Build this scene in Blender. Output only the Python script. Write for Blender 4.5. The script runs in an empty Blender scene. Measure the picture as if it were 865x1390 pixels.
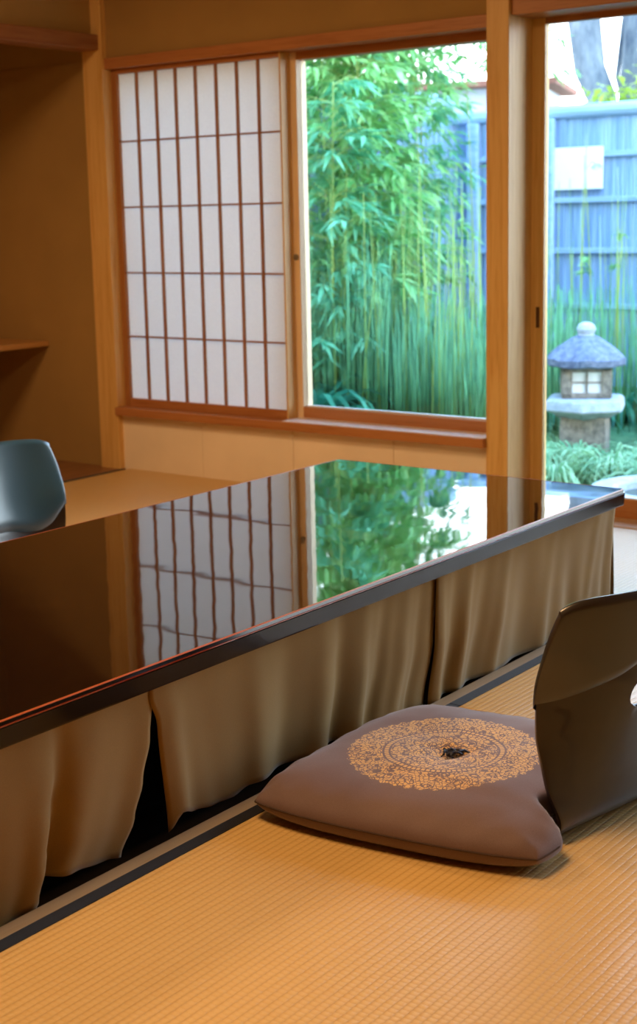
import bpy, bmesh, math, random
from mathutils import Vector, Matrix, noise
C = bpy.context.scene
COL = C.collection
PI = math.pi
random.seed(7)

# ------------------------------------------------------------------ camera
def camera():
    yaw, pitch, roll = 0.648455, -0.1808475, -0.02100805
    f = Vector((-math.sin(yaw)*math.cos(pitch), math.cos(yaw)*math.cos(pitch), math.sin(pitch)))
    rt = Vector((math.cos(yaw), math.sin(yaw), 0)); up = rt.cross(f)
    r2 = rt*math.cos(roll) + up*math.sin(roll); u2 = -rt*math.sin(roll) + up*math.cos(roll)
    cd = bpy.data.cameras.new('camera'); co = bpy.data.objects.new('camera', cd); COL.objects.link(co)
    m = Matrix((r2, u2, -f)).transposed().to_4x4(); m.translation = Vector((4.5582, -4.5630, 1.0975))
    co.matrix_world = m
    cd.sensor_width = 36; cd.sensor_fit = 'AUTO'; cd.lens = 1943.36*36/1390; cd.shift_y = -44.73/1390
    cd.clip_start = .05; cd.clip_end = 200
    cd.dof.use_dof = True; cd.dof.focus_distance = 2.75; cd.dof.aperture_fstop = 5.8
    C.camera = co
camera()

# ------------------------------------------------------------------ world, lamps, exposure
W = bpy.data.worlds.new('sky'); C.world = W; W.use_nodes = True
wn = W.node_tree; wn.nodes.clear()
wo = wn.nodes.new('ShaderNodeOutputWorld'); wb = wn.nodes.new('ShaderNodeBackground')
tc = wn.nodes.new('ShaderNodeTexCoord'); sx = wn.nodes.new('ShaderNodeSeparateXYZ'); cr = wn.nodes.new('ShaderNodeValToRGB')
wn.links.new(tc.outputs['Generated'], sx.inputs[0]); wn.links.new(sx.outputs['Z'], cr.inputs[0])
cr.color_ramp.elements[0].position = 0.0; cr.color_ramp.elements[0].color = (.96, .97, 1, 1)
cr.color_ramp.elements[1].position = 0.7; cr.color_ramp.elements[1].color = (.28, .54, 1, 1)
cr.color_ramp.elements.new(.25).color = (.74, .87, 1, 1)
wn.links.new(cr.outputs[0], wb.inputs[0]); wb.inputs[1].default_value = 5.0
wn.links.new(wb.outputs[0], wo.inputs[0])

def lamp(name, loc, size, power, color, rot=(0, 0, 0)):
    d = bpy.data.lights.new(name, 'AREA'); d.shape = 'RECTANGLE'; d.size, d.size_y = size; d.energy = power; d.color = color
    o = bpy.data.objects.new(name, d); COL.objects.link(o); o.location = loc; o.rotation_euler = rot
    return o
lamp('unseen_ceiling_light', (3.0, -3.3, 2.36), (.7, .7), 29, (1, .60, .28))
lamp('unseen_ceiling_light', (.95, -2.2, 2.36), (.6, .6), 23, (1, .60, .28))  # second unseen light, added near the alcove to brighten the left side
C.view_settings.view_transform = 'Standard'; C.view_settings.look = 'None'
C.view_settings.exposure = 0.75; C.view_settings.gamma = 1.0; C.view_settings.use_curve_mapping = False
C.cycles.max_bounces = 10; C.cycles.transparent_max_bounces = 16; C.cycles.sample_clamp_indirect = 6
C.cycles.caustics_reflective = False; C.cycles.caustics_refractive = False
C.cycles.use_denoising = True

# ------------------------------------------------------------------ materials
class NT:
    def __init__(s, name):
        s.m = bpy.data.materials.new(name); s.m.use_nodes = True; s.t = s.m.node_tree
        s.b = s.t.nodes['Principled BSDF']; s.out = s.t.nodes['Material Output']
    def n(s, k, **kw):
        x = s.t.nodes.new(k)
        for a, b in kw.items(): setattr(x, a, b)
        return x
    def l(s, a, b): s.t.links.new(a, b)
    def coord(s, scale=(1, 1, 1), rot=(0, 0, 0), loc=(0, 0, 0)):
        t = s.n('ShaderNodeTexCoord'); m = s.n('ShaderNodeMapping')
        m.inputs['Scale'].default_value = scale; m.inputs['Rotation'].default_value = rot; m.inputs['Location'].default_value = loc
        s.l(t.outputs['Object'], m.inputs[0]); return m.outputs[0]
    def noise(s, co, sc, det=3, rough=.5, dist=0):
        x = s.n('ShaderNodeTexNoise'); x.inputs['Scale'].default_value = sc; x.inputs['Detail'].default_value = det
        x.inputs['Roughness'].default_value = rough; x.inputs['Distortion'].default_value = dist
        if co is not None: s.l(co, x.inputs['Vector'])
        return x.outputs['Fac']
    def ramp(s, fac, stops):
        r = s.n('ShaderNodeValToRGB'); e = r.color_ramp.elements
        e[0].position, e[0].color = stops[0][0], (*stops[0][1], 1); e[1].position, e[1].color = stops[-1][0], (*stops[-1][1], 1)
        for p, c in stops[1:-1]:
            q = e.new(p); q.color = (*c, 1)
        s.l(fac, r.inputs[0]); return r.outputs[0]
    def math(s, op, a, b=None, c=None):
        x = s.n('ShaderNodeMath', operation=op)
        for i, v in enumerate((a, b, c)):
            if v is None: continue
            if isinstance(v, (int, float)): x.inputs[i].default_value = v
            else: s.l(v, x.inputs[i])
        return x.outputs[0]
    def bump(s, h, strength=.3, dist=.002):
        x = s.n('ShaderNodeBump'); x.inputs['Strength'].default_value = strength; x.inputs['Distance'].default_value = dist
        s.l(h, x.inputs['Height']); s.l(x.outputs[0], s.b.inputs['Normal']); return x
    def base(s, c):
        if isinstance(c, tuple): s.b.inputs['Base Color'].default_value = (*c, 1)
        else: s.l(c, s.b.inputs['Base Color'])
    def set(s, rough=.5, spec=.5, coat=0, metal=0, coat_rough=.03, ior=None):
        s.b.inputs['Roughness'].default_value = rough; s.b.inputs['Specular IOR Level'].default_value = spec
        s.b.inputs['Coat Weight'].default_value = coat; s.b.inputs['Coat Roughness'].default_value = coat_rough
        s.b.inputs['Metallic'].default_value = metal
        if ior: s.b.inputs['IOR'].default_value = ior

def lerp(a, b, t): return tuple(x+(y-x)*t for x, y in zip(a, b))
def wood(name, col, dark, axis='Z', rough=.40, ring=30):
    m = NT(name); sc = {'X': (.05, 1, 1), 'Y': (1, .05, 1), 'Z': (1, 1, .05)}[axis]
    co = m.coord(sc)
    a = m.noise(co, ring, 4, .6, 1.2); b = m.noise(co, 240, 2, .6)
    f = m.math('ADD', m.math('MULTIPLY', a, .75), m.math('MULTIPLY', b, .25))
    m.base(m.ramp(f, [(.36, dark), (.5, lerp(dark, col, .7)), (.64, col)]))
    m.set(rough, .35); m.bump(b, .12, .001); return m.m
HIN, HIND = (.80, .53, .21), (.66, .38, .12)
M = {}
for ax in 'XYZ': M['wood'+ax] = wood('hinoki_'+ax, HIN, HIND, ax)
for ax in 'XY': M['rail'+ax] = wood('cedar_rail_'+ax, (.50, .22, .085), (.36, .14, .05), ax)
M['lattice'] = wood('lattice_wood', (.42, .19, .07), (.30, .12, .04), 'Z')
M['beam'] = wood('dark_beam_wood', (.34, .15, .06), (.22, .085, .035), 'Y')
M['board'] = wood('alcove_board', (.30, .14, .06), (.17, .07, .03), 'Y', .3)
M['shelf'] = wood('shelf_wood', (.55, .30, .11), (.42, .21, .07), 'Y')
M['frame'] = wood('pit_frame_wood', (.42, .33, .22), (.32, .24, .15), 'Y', .35)
M['sill'] = wood('threshold_wood', (.62, .45, .30), (.52, .36, .22), 'X', .3)

def plaster(name, c):
    m = NT(name); co = m.coord()
    a = m.noise(co, 3, 3); b = m.noise(co, 220, 3, .7)
    m.base(m.ramp(a, [(.3, tuple(x*.93 for x in c)), (.7, tuple(min(1, x*1.05) for x in c))])); m.set(.95, .1); m.bump(b, .35, .002); return m.m
M['plaster'] = plaster('earthen_plaster', (.40, .255, .095))
M['ceil'] = plaster('ceiling_board', (.42, .27, .13))
M['paper_wall'] = plaster('wainscot_paper', (.92, .82, .69))

def tatami():
    m = NT('tatami_rush'); t = m.n('ShaderNodeTexCoord'); s = m.n('ShaderNodeSeparateXYZ'); m.l(t.outputs['Object'], s.inputs[0])
    x, y = s.outputs[0], s.outputs[1]
    rib = m.math('ABSOLUTE', m.math('SINE', m.math('MULTIPLY', x, PI/.0145)))            # ribs of the weave, 14.5 mm apart
    rib = m.math('POWER', rib, .45)
    cell = m.math('FLOOR', m.math('DIVIDE', x, .0145))
    ph = m.math('MULTIPLY', m.math('MODULO', cell, 2.0), PI/2)
    cross = m.math('ABSOLUTE', m.math('SINE', m.math('ADD', m.math('MULTIPLY', y, PI/.011), ph)))
    cross = m.math('POWER', cross, .6)
    h = m.math('ADD', m.math('MULTIPLY', rib, .75), m.math('MULTIPLY', cross, .25))
    co = m.coord((90, 3, 1)); st = m.noise(co, 6, 3, .6); big = m.noise(m.coord(), 1.6, 2)
    f = m.math('ADD', m.math('MULTIPLY', h, .50), m.math('ADD', m.math('MULTIPLY', st, .30), m.math('MULTIPLY', big, .25)))
    m.base(m.ramp(f, [(.15, (.40, .225, .06)), (.5, (.62, .385, .125)), (.85, (.72, .48, .185))]))
    m.set(.40, .7, .35, 0, .32); m.bump(h, .8, .0022); return m.m
M['tatami'] = tatami()
def fabric(name, c, c2, sc=900, rough=.9, b=.3):
    m = NT(name); co = m.coord(); a = m.noise(co, sc, 2, .6); g = m.noise(co, 6, 3)
    m.base(m.ramp(m.math('ADD', m.math('MULTIPLY', a, .5), m.math('MULTIPLY', g, .5)), [(.3, c2), (.7, c)])); m.set(rough, .2)
    m.b.inputs['Sheen Weight'].default_value = .25; m.b.inputs['Sheen Roughness'].default_value = .4
    m.bump(a, b, .0006); return m.m
M['heri'] = fabric('black_border_cloth', (.016, .017, .022), (.008, .008, .011), 1200)
M['cloth'] = fabric('table_skirt_cloth', (.31, .19, .062), (.245, .145, .046), 700)
def dark(name, c, rough=.6, spec=.5, coat=0):
    m = NT(name); co = m.coord(); a = m.noise(co, 40, 3); m.base(m.ramp(a, [(.3, tuple(x*.85 for x in c)), (.7, tuple(x*1.1 for x in c))]))
    m.set(rough, spec, coat); return m.m
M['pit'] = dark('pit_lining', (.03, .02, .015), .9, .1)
M['shell'] = dark('dark_lacquered_plywood', (.020, .011, .007), .28, .5, .3)
M['tuft'] = dark('navy_thread', (.012, .018, .05), .6)
M['metal'] = dark('brass_fitting', (.20, .16, .12), .35); M['pull'] = dark('dark_recess_pull', (.10, .04, .015), .6)
M['thread'] = dark('seam_thread', (.07, .045, .035), .9, .1)
def leather(nm, c):
    m = NT(nm); co = m.coord(); v = m.n('ShaderNodeTexVoronoi'); v.inputs['Scale'].default_value = 700; m.l(co, v.inputs['Vector'])
    m.base(c); m.set(.34, .6, .8, 0, .24); m.bump(v.outputs['Distance'], .1, .0004); return m.m
M['leather'] = leather('black_leatherette', (.014, .010, .009)); M['sky_tinted_leather'] = leather('sky_tinted_leatherette', (.022, .075, .115))  # far pad: blue sky reflection painted into the dark leather colour
def lacquer():
    m = NT('black_lacquer'); t = m.coord((1, 1, 1)); a = m.noise(t, 11, 0, .4); b = m.noise(t, 45, 2, .5)
    m.base((.010, .005, .003)); m.set(.03, .10, 1.0, 0, .02, 1.5); m.b.inputs['Coat IOR'].default_value = 1.46
    bp = m.bump(a, .19, .0010); m.l(bp.outputs[0], m.b.inputs['Coat Normal']); return m.m
M['lacquer'] = lacquer()
m_ = NT('black_lacquer_side'); m_.base((.008, .005, .004)); m_.set(.14, .28); M['lacquer_side'] = m_.m
m_ = NT('red_lacquer_edge'); m_.base((.20, .022, .006)); m_.set(.10, .6, 1.0, 0, .05); M['red'] = m_.m
m_ = NT('orange_lacquer_edge'); m_.base((.36, .075, .012)); m_.set(.35, .4, .2, 0, .1); M['orange'] = m_.m
def cushion_mat(cx, cy):
    m = NT('brown_cushion_brocade'); t = m.n('ShaderNodeTexCoord'); s = m.n('ShaderNodeSeparateXYZ'); m.l(t.outputs['Object'], s.inputs[0])
    x = m.math('SUBTRACT', s.outputs[0], cx); y = m.math('SUBTRACT', s.outputs[1], cy)
    r = m.math('SQRT', m.math('ADD', m.math('MULTIPLY', x, x), m.math('MULTIPLY', y, y))); th = m.math('ARCTAN2', y, x)
    cm = m.n('ShaderNodeCombineXYZ'); m.l(x, cm.inputs[0]); m.l(y, cm.inputs[1])
    nz = m.n('ShaderNodeTexNoise'); nz.inputs['Scale'].default_value = 38; m.l(cm.outputs[0], nz.inputs['Vector'])
    mx = m.n('ShaderNodeMixRGB'); mx.inputs[0].default_value = .012; m.l(cm.outputs[0], mx.inputs[1]); m.l(nz.outputs['Color'], mx.inputs[2])
    v = m.n('ShaderNodeTexVoronoi', feature='DISTANCE_TO_EDGE'); v.inputs['Scale'].default_value = 122; m.l(mx.outputs[0], v.inputs['Vector'])
    v2 = m.n('ShaderNodeTexVoronoi', feature='F1'); v2.inputs['Scale'].default_value = 46; m.l(mx.outputs[0], v2.inputs['Vector'])
    leaf = m.math('GREATER_THAN', v.outputs['Distance'], .085)                       # small leaves between dark outlines
    rosette = m.math('GREATER_THAN', m.math('ABSOLUTE', m.math('SUBTRACT', v2.outputs['Distance'], .36)), .055)
    fig = m.math('MULTIPLY', leaf, rosette)
    def ring(r0, w): return m.math('LESS_THAN', m.math('ABSOLUTE', m.math('SUBTRACT', r, r0)), w)
    pet = m.math('ADD', .066, m.math('MULTIPLY', m.math('ABSOLUTE', m.math('SINE', m.math('MULTIPLY', th, 6.0))), .014))
    petline = m.math('LESS_THAN', m.math('ABSOLUTE', m.math('SUBTRACT', r, pet)), .0022)
    pet2 = m.math('ADD', .030, m.math('MULTIPLY', m.math('ABSOLUTE', m.math('SINE', m.math('MULTIPLY', th, 4.0))), .010))
    petline2 = m.math('LESS_THAN', m.math('ABSOLUTE', m.math('SUBTRACT', r, pet2)), .0018)
    darkl = m.math('MAXIMUM', m.math('MAXIMUM', ring(.104, .0020), ring(.116, .0020)), m.math('MAXIMUM', petline, petline2))
    # plain gold beads between the two rings
    bead = m.math('GREATER_THAN', m.math('SINE', m.math('MULTIPLY', th, 72.0)), -.55)
    inb = m.math('LESS_THAN', m.math('ABSOLUTE', m.math('SUBTRACT', r, .110)), .006)
    fig = m.math('ADD', m.math('MULTIPLY', fig, m.math('SUBTRACT', 1.0, inb)), m.math('MULTIPLY', bead, inb))
    rim = m.math('ADD', .184, m.math('MULTIPLY', m.math('SINE', m.math('MULTIPLY', th, 44.0)), .0028))
    ins = m.math('LESS_THAN', r, rim); up = m.math('GREATER_THAN', s.outputs[2], .05)
    fig = m.math('MULTIPLY', m.math('MULTIPLY', fig, m.math('SUBTRACT', 1.0, darkl)), m.math('MULTIPLY', ins, up))
    fine = m.noise(m.coord(), 900, 2)
    bs = m.ramp(fine, [(.3, (.135, .088, .088)), (.7, (.185, .125, .122))])
    mix = m.n('ShaderNodeMixRGB'); m.l(fig, mix.inputs[0]); m.l(bs, mix.inputs[1]); mix.inputs[2].default_value = (.64, .40, .15, 1)
    m.base(mix.outputs[0]); m.set(.75, .3); m.b.inputs['Sheen Weight'].default_value = .35; m.b.inputs['Sheen Roughness'].default_value = .35
    m.bump(m.math('ADD', fine, fig), .25, .0006); return m.m
def paper():
    m = NT('shoji_paper'); t = m.t; d = m.n('ShaderNodeBsdfDiffuse'); tr = m.n('ShaderNodeBsdfTranslucent'); x = m.n('ShaderNodeMixShader')
    f = m.noise(m.coord((1, 1, 1)), 160, 4, .7); c = m.ramp(f, [(.3, (.80, .79, .76)), (.7, (.88, .87, .84))])
    m.l(c, d.inputs[0]); m.l(c, tr.inputs[0]); x.inputs[0].default_value = .42
    m.l(d.outputs[0], x.inputs[1]); m.l(tr.outputs[0], x.inputs[2]); m.l(x.outputs[0], m.out.inputs[0]); return m.m
M['paper'] = paper()
def glass():
    m = NT('window_glass'); tr = m.n('ShaderNodeBsdfTransparent'); g = m.n('ShaderNodeBsdfGlossy'); x = m.n('ShaderNodeMixShader'); f = m.n('ShaderNodeFresnel')
    f.inputs[0].default_value = 1.3; tr.inputs[0].default_value = (.97, .99, .98, 1); g.inputs['Roughness'].default_value = .01
    m.l(f.outputs[0], x.inputs[0]); m.l(tr.outputs[0], x.inputs[1]); m.l(g.outputs[0], x.inputs[2]); m.l(x.outputs[0], m.out.inputs[0]); return m.m
M['glass'] = glass()
def leafm(name, a, b, sc=5, rough=.45, tl=.35, st_=(1, 1, 1)):
    m = NT(name); f = m.noise(m.coord(st_), sc, 3); c = m.ramp(f, [(.3, a), (.7, b)])
    m.base(c); m.set(rough, .4); tr = m.n('ShaderNodeBsdfTranslucent'); x = m.n('ShaderNodeMixShader'); x.inputs[0].default_value = tl
    m.l(c, tr.inputs[0]); m.l(m.b.outputs[0], x.inputs[1]); m.l(tr.outputs[0], x.inputs[2]); m.l(x.outputs[0], m.out.inputs[0]); return m.m
M['bleaf'] = leafm('bamboo_leaf', (.12, .44, .12), (.45, .74, .32))
M['bleaf2'] = leafm('bamboo_leaf_teal', (.06, .34, .16), (.26, .62, .36))
M['culm'] = leafm('bamboo_culm', (.22, .36, .08), (.40, .50, .14), 8, .4, .1)
M['reed'] = leafm('horsetail_stem', (.006, .08, .035), (.22, .60, .26), 1, .5, .1, (60, 60, .5))
M['yreed'] = leafm('yellowish_stem', (.14, .32, .05), (.42, .52, .12), 1, .5, .1, (60, 60, .5))
M['grassm'] = leafm('mondo_grass', (.06, .26, .10), (.44, .64, .34), 7)
M['shrub'] = leafm('shrub_leaf', (.01, .13, .08), (.06, .32, .17), 6)
M['yleaf'] = leafm('yellow_green_leaf', (.30, .45, .05), (.50, .62, .12), 3)
def rough_mat(name, a, b, sc=30, axis=None, r=.9, bs=.6):
    m = NT(name); co = m.coord(axis or (1, 1, 1)); f = m.noise(co, sc, 5, .65); m.base(m.ramp(f, [(.32, a), (.68, b)])); m.set(r, .2); m.bump(f, bs, .01); return m.m
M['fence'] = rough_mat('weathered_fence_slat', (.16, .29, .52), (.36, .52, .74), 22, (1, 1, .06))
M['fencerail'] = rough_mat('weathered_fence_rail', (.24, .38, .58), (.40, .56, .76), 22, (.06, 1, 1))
M['stone'] = rough_mat('granite', (.15, .13, .11), (.38, .32, .25), 26)
M['stoneroof'] = rough_mat('granite_roof', (.09, .11, .17), (.23, .26, .34), 30)
M['palestone'] = rough_mat('pale_granite', (.32, .36, .40), (.52, .56, .60), 20)
M['soil'] = rough_mat('mossy_ground', (.03, .08, .035), (.08, .19, .08), 6)
M['bark'] = rough_mat('tree_bark', (.06, .08, .11), (.22, .25, .27), 7, (1, 1, .4))
M['eave'] = rough_mat('eave_wood', (.16, .07, .05), (.26, .12, .09), 10)
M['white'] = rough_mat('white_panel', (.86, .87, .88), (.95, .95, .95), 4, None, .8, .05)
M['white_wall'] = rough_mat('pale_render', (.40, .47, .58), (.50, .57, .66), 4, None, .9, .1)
m_ = NT('basin_water'); m_.base((.02, .05, .03)); m_.set(.03, .6); M['water'] = m_.m

# ------------------------------------------------------------------ helpers
def link(name, me, mats, parent=None, smooth=False, auto=None):
    o = bpy.data.objects.new(name, me); COL.objects.link(o)
    for x in (mats if isinstance(mats, (list, tuple)) else [mats]): me.materials.append(x)
    if parent is not None: o.parent = parent
    if smooth:
        for p in me.polygons: p.use_smooth = True
        if auto:
            bm = bmesh.new(); bm.from_mesh(me)
            for e in bm.edges:
                if len(e.link_faces) == 2 and e.calc_face_angle(0) > auto: e.smooth = False
            bm.to_mesh(me); bm.free()
    return o
def bevel(o, w=.003, seg=2):
    b = o.modifiers.new('bevel', 'BEVEL'); b.width = w; b.segments = seg; b.limit_method = 'ANGLE'; return o
def pydata(name, V, F, mats, parent=None, smooth=False, auto=None, recalc=True):
    me = bpy.data.meshes.new(name); me.from_pydata([tuple(v) for v in V], [], F)
    if recalc:
        bm = bmesh.new(); bm.from_mesh(me); bmesh.ops.recalc_face_normals(bm, faces=bm.faces); bm.to_mesh(me); bm.free()
    me.update(); return link(name, me, mats, parent, smooth, auto)
class B:                                        # collects boxes and tubes for one object
    def __init__(s): s.V = []; s.F = []
    def box(s, x0, x1, y0, y1, z0, z1):
        n = len(s.V); s.V += [(x, y, z) for z in (z0, z1) for x, y in ((x0, y0), (x1, y0), (x1, y1), (x0, y1))]
        s.F += [tuple(n+i for i in f) for f in ((3, 2, 1, 0), (4, 5, 6, 7), (0, 1, 5, 4), (1, 2, 6, 5), (2, 3, 7, 6), (3, 0, 4, 7))]; return s
    def tube(s, pts, rad, k=6, cap=True):
        n0 = len(s.V); P = [Vector(p) for p in pts]
        for i, p in enumerate(P):
            d = (P[min(i+1, len(P)-1)] - P[max(i-1, 0)]).normalized()
            a = d.orthogonal().normalized() if abs(d.z) < .95 else Vector((1, 0, 0)); a = (a - d*a.dot(d)).normalized(); b = d.cross(a)
            r = rad[i] if isinstance(rad, (list, tuple)) else rad
            for j in range(k):
                t = 2*PI*j/k; s.V.append(tuple(p + a*math.cos(t)*r + b*math.sin(t)*r))
        for i in range(len(P)-1):
            for j in range(k):
                s.F.append((n0+i*k+j, n0+i*k+(j+1) % k, n0+(i+1)*k+(j+1) % k, n0+(i+1)*k+j))
        if cap: s.F.append(tuple(n0+j for j in range(k))[::-1]); s.F.append(tuple(n0+(len(P)-1)*k+j for j in range(k)))
        return s
    def lathe(s, prof, c, k=24, rot=0, sq=None):
        n0 = len(s.V)
        for r, z in prof:
            for j in range(k):
                t = 2*PI*j/k + rot; s.V.append((c[0]+r*math.cos(t), c[1]+r*math.sin(t), c[2]+z))
        for i in range(len(prof)-1):
            for j in range(k): s.F.append((n0+i*k+j, n0+i*k+(j+1) % k, n0+(i+1)*k+(j+1) % k, n0+(i+1)*k+j))
        s.F.append(tuple(n0+j for j in range(k))[::-1]); s.F.append(tuple(n0+(len(prof)-1)*k+j for j in range(k)))
        return s
    def leaf(s, p, d, up, L, w):
        p = Vector(p); d = d.normalized(); sd = d.cross(up)
        if sd.length < 1e-4: sd = d.orthogonal()
        sd.normalize(); nn = sd.cross(d); n = len(s.V)
        s.V += [tuple(p), tuple(p+d*L*.35+sd*w+nn*w*.3), tuple(p+d*L*.35-sd*w+nn*w*.3), tuple(p+d*L*.4), tuple(p+d*L-nn*L*.12)]
        s.F += [(n, n+1, n+3), (n, n+3, n+2), (n+3, n+1, n+4), (n+3, n+4, n+2)]
    def build(s, name, mats, parent=None, smooth=False, auto=None, recalc=False): return pydata(name, s.V, s.F, mats, parent, smooth, auto, recalc)
def st(o): o['kind'] = 'structure'; return o
def tag(o, label, cat, group=None, kind=None):
    o['label'] = label; o['category'] = cat
    if group: o['group'] = group
    if kind: o['kind'] = kind
    return o
def empty(name, loc=(0, 0, 0), rz=0):
    o = bpy.data.objects.new(name, None); COL.objects.link(o); o.location = loc; o.rotation_euler = (0, 0, rz); o.empty_display_size = .1; return o
def bx(name, mat, *a, parent=None, bev=.0025):
    o = B().box(*a).build(name, M[mat], parent)
    if bev: bevel(o, bev)
    return o

# ------------------------------------------------------------------ room
PX0, PX1, PY0, PY1 = 1.99, 2.87, -3.62, -.935         # the sunken pit under the table
FX1 = 2.904
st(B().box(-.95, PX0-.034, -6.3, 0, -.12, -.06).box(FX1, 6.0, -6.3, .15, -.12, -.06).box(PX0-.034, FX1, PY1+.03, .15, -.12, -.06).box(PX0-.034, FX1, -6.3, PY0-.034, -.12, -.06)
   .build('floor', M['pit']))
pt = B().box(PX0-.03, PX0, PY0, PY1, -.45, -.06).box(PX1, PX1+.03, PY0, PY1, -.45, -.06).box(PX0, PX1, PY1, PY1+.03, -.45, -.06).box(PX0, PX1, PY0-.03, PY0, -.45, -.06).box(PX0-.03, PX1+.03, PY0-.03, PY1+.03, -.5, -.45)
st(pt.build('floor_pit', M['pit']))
fr = B().box(PX1, FX1, PY0-.034, PY1+.03, -.06, .001).box(PX0-.034, PX0, PY0-.034, PY1+.03, -.06, .001).box(PX0, PX1, PY1, PY1+.03, -.06, .001).box(PX0, PX1, PY0-.034, PY0, -.06, .001)
st(bevel(fr.build('trim_1', M['frame']), .002))                                # wooden rim of the pit
st(bx('wall_rear', 'plaster', -.95, 1.91, 0, .12, 1.785, 2.42, bev=0))
wl = B().box(.0, .475, .0, .10, -.06, .246).box(.477, .972, .0, .10, -.06, .246).box(.974, 1.469, .0, .10, -.06, .246).box(1.471, 1.91, .0, .10, -.06, .246)
st(bevel(wl.build('wall_rear_lower', M['paper_wall']), .0012))
st(bx('wall_alcove_side', 'plaster', -.95, -.11, -.004, .12, -.06, 1.785, bev=0))
st(bx('wall_rear_right', 'plaster', 1.99, 6.0, .02, .12, 1.90, 2.42, bev=0))
st(bx('wall_alcove_back', 'plaster', -.99, -.90, -3.0, .12, -.06, 2.42, bev=0))
st(bx('wall_alcove_upper', 'plaster', -.095, -.055, -2.5, -.006, 1.88, 2.42, bev=0))
st(B().box(-.95, 0, -2.58, -2.5, -.06, 2.42).box(-.06, 0, -6.3, -2.58, -.06, 2.42).build('wall_left', M['plaster']))
st(bx('wall_right', 'plaster', 5.9, 6.0, -6.3, .15, -.06, 2.42, bev=0))
st(bx('wall_front', 'beam', -.06, 6.0, -6.4, -6.3, -.06, 2.42, bev=0))
st(bx('ceiling', 'ceil', -.99, 6.0, -6.4, .15, 2.42, 2.5, bev=0))
st(bx('trim_2', 'woodZ', -.115, .003, -.03, .09, -.06, 2.42))                    # corner post
st(bx('trim_3', 'woodZ', 1.897, 1.988, -.022, .21, -.06, 2.42, bev=.003))        # post between window and door
kam = B().box(.003, 1.897, -.016, .004, 1.742, 1.787).box(.003, 1.897, .004, .15, 1.742, 1.80)
st(bevel(kam.build('trim_4', M['railX']), .002))                              # lintel over the window
st(bx('trim_5', 'railX', -.0, 1.897, -.045, .15, .246, .281))                    # sill
st(bx('trim_6', 'railX', 1.988, 5.9, -.005, .15, 1.775, 1.90))                   # lintel over the door
st(bx('trim_7', 'sill', 1.988, 5.9, .018, .20, -.06, .001))                      # threshold of the door
st(bx('trim_8', 'beam', -.13, -.012, -2.5, -.028, 1.822, 1.886, bev=.004))        # beam over the alcove
st(bx('trim_9', 'heri', .012, .036, -2.5, -.03, -.06, .002, bev=0))               # dark strip in front of the alcove floor
st(bx('floor_alcove', 'board', -.90, .012, -2.5, -.004, -.06, -.001, bev=0))
st(bx('wall_rear_jamb', 'woodZ', 5.8, 5.9, -.02, .15, -.06, 1.9))
# shelf in the alcove
sh = bx('wall_shelf', 'shelf', -.90, -.45, -2.3, -.006, .535, .560)
tag(sh, 'plain wooden shelf board fixed inside the dim alcove at left', 'shelf')

# tatami mats (with their black cloth borders)
def mat_(x0, x1, y0, y1, borders, label):
    o = B().box(x0, x1, y0, y1, -.06, 0).build('tatami_mat', M['tatami']); bevel(o, .0015)
    tag(o, label, 'tatami mat')
    for b in borders: bevel(B().box(*b, -.01, .0018).build('border', M['heri'], o), .0008)['label'] = 'black cloth border'
mat_(FX1, 3.856, -3.80, -1.906, [(FX1, FX1+.029, -3.80, -1.906)], 'rush tatami mat that the brown floor cushion lies on')
mat_(FX1, 3.856, -1.904, .018, [(FX1, FX1+.029, -1.904, .0), (FX1, 3.856, -.004, .018)], 'rush tatami mat between the brown cushion and the glass door')
mat_(3.858, 5.6, -3.80, .018, [(3.858, 3.886, -3.80, .018)], 'tatami mat behind the near legless chair')
mat_(FX1, 5.6, -5.6, -3.802, [], 'tatami mat along the bottom edge of the picture')
mat_(.036, .96, -3.0, -.001, [], 'smooth tatami mat beside the alcove below the paper screen')
mat_(.962, PX0-.034, -3.0, -.001, [], 'tatami mat under the far legless chair')
mat_(PX0-.034, FX1, PY1+.03, -.001, [], 'short tatami mat under the far end of the low table')
mat_(.036, PX0-.034, -6.2, -3.002, [], 'tatami mat left of the low table near the camera')

# ------------------------------------------------------------------ paper screen
def shoji():
    r = empty('shoji_screen', (0, 0, .281)); tag(r, 'sliding lattice screen of white paper in a light wooden frame left of the window', 'paper screen')
    def P(b, n, m, bev=.0015):
        b.V = [(x, y, z-.281) for x, y, z in b.V]; o = b.build(n, M[m], r); bevel(o, bev); return o
    L, R_, Z0, Z1 = .036, .930, .281, 1.742
    xi = [.036+(.930-.036)*i/8 for i in range(9)]; zi = [.318, .594, .874, 1.157, 1.437, 1.722]
    P(B().box(.005, L, .02, .05, Z0, Z1), 'stile', 'lattice')
    P(B().box(R_, .938, .02, .083, Z0, Z1), 'stile', 'woodZ')
    P(B().box(L, R_, .02, .05, Z0, zi[0]), 'rail', 'railX'); P(B().box(L, R_, .02, .05, zi[5], Z1), 'rail', 'railX')
    for x in xi[1:-1]: P(B().box(x-.0045, x+.0045, .022, .036, zi[0], zi[5]), 'muntin', 'lattice', .0008)
    for z in zi[1:-1]: P(B().box(L, R_, .0235, .036, z-.0035, z+.0035), 'crossbar', 'lattice', .0008)
    b = B().box(L-.002, R_+.002, .0362, .0368, zi[0]-.005, zi[5]+.005); b.V = [(x, y, z-.281) for x, y, z in b.V]; b.build('paper', M['paper'], r)
shoji()
M['pale_strip'] = dark('pale_strip_white', (.90, .90, .94), .3)
_t5 = bpy.data.objects['trim_5']; B().box(.945, 1.896, -.034, .0845, .281, .2835).build('sill_glare_strip', M['pale_strip'], _t5)['label'] = 'pale strip painted as daylight glare on the sill top'  # pale strip stands in for daylight glare on the sill top
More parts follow.
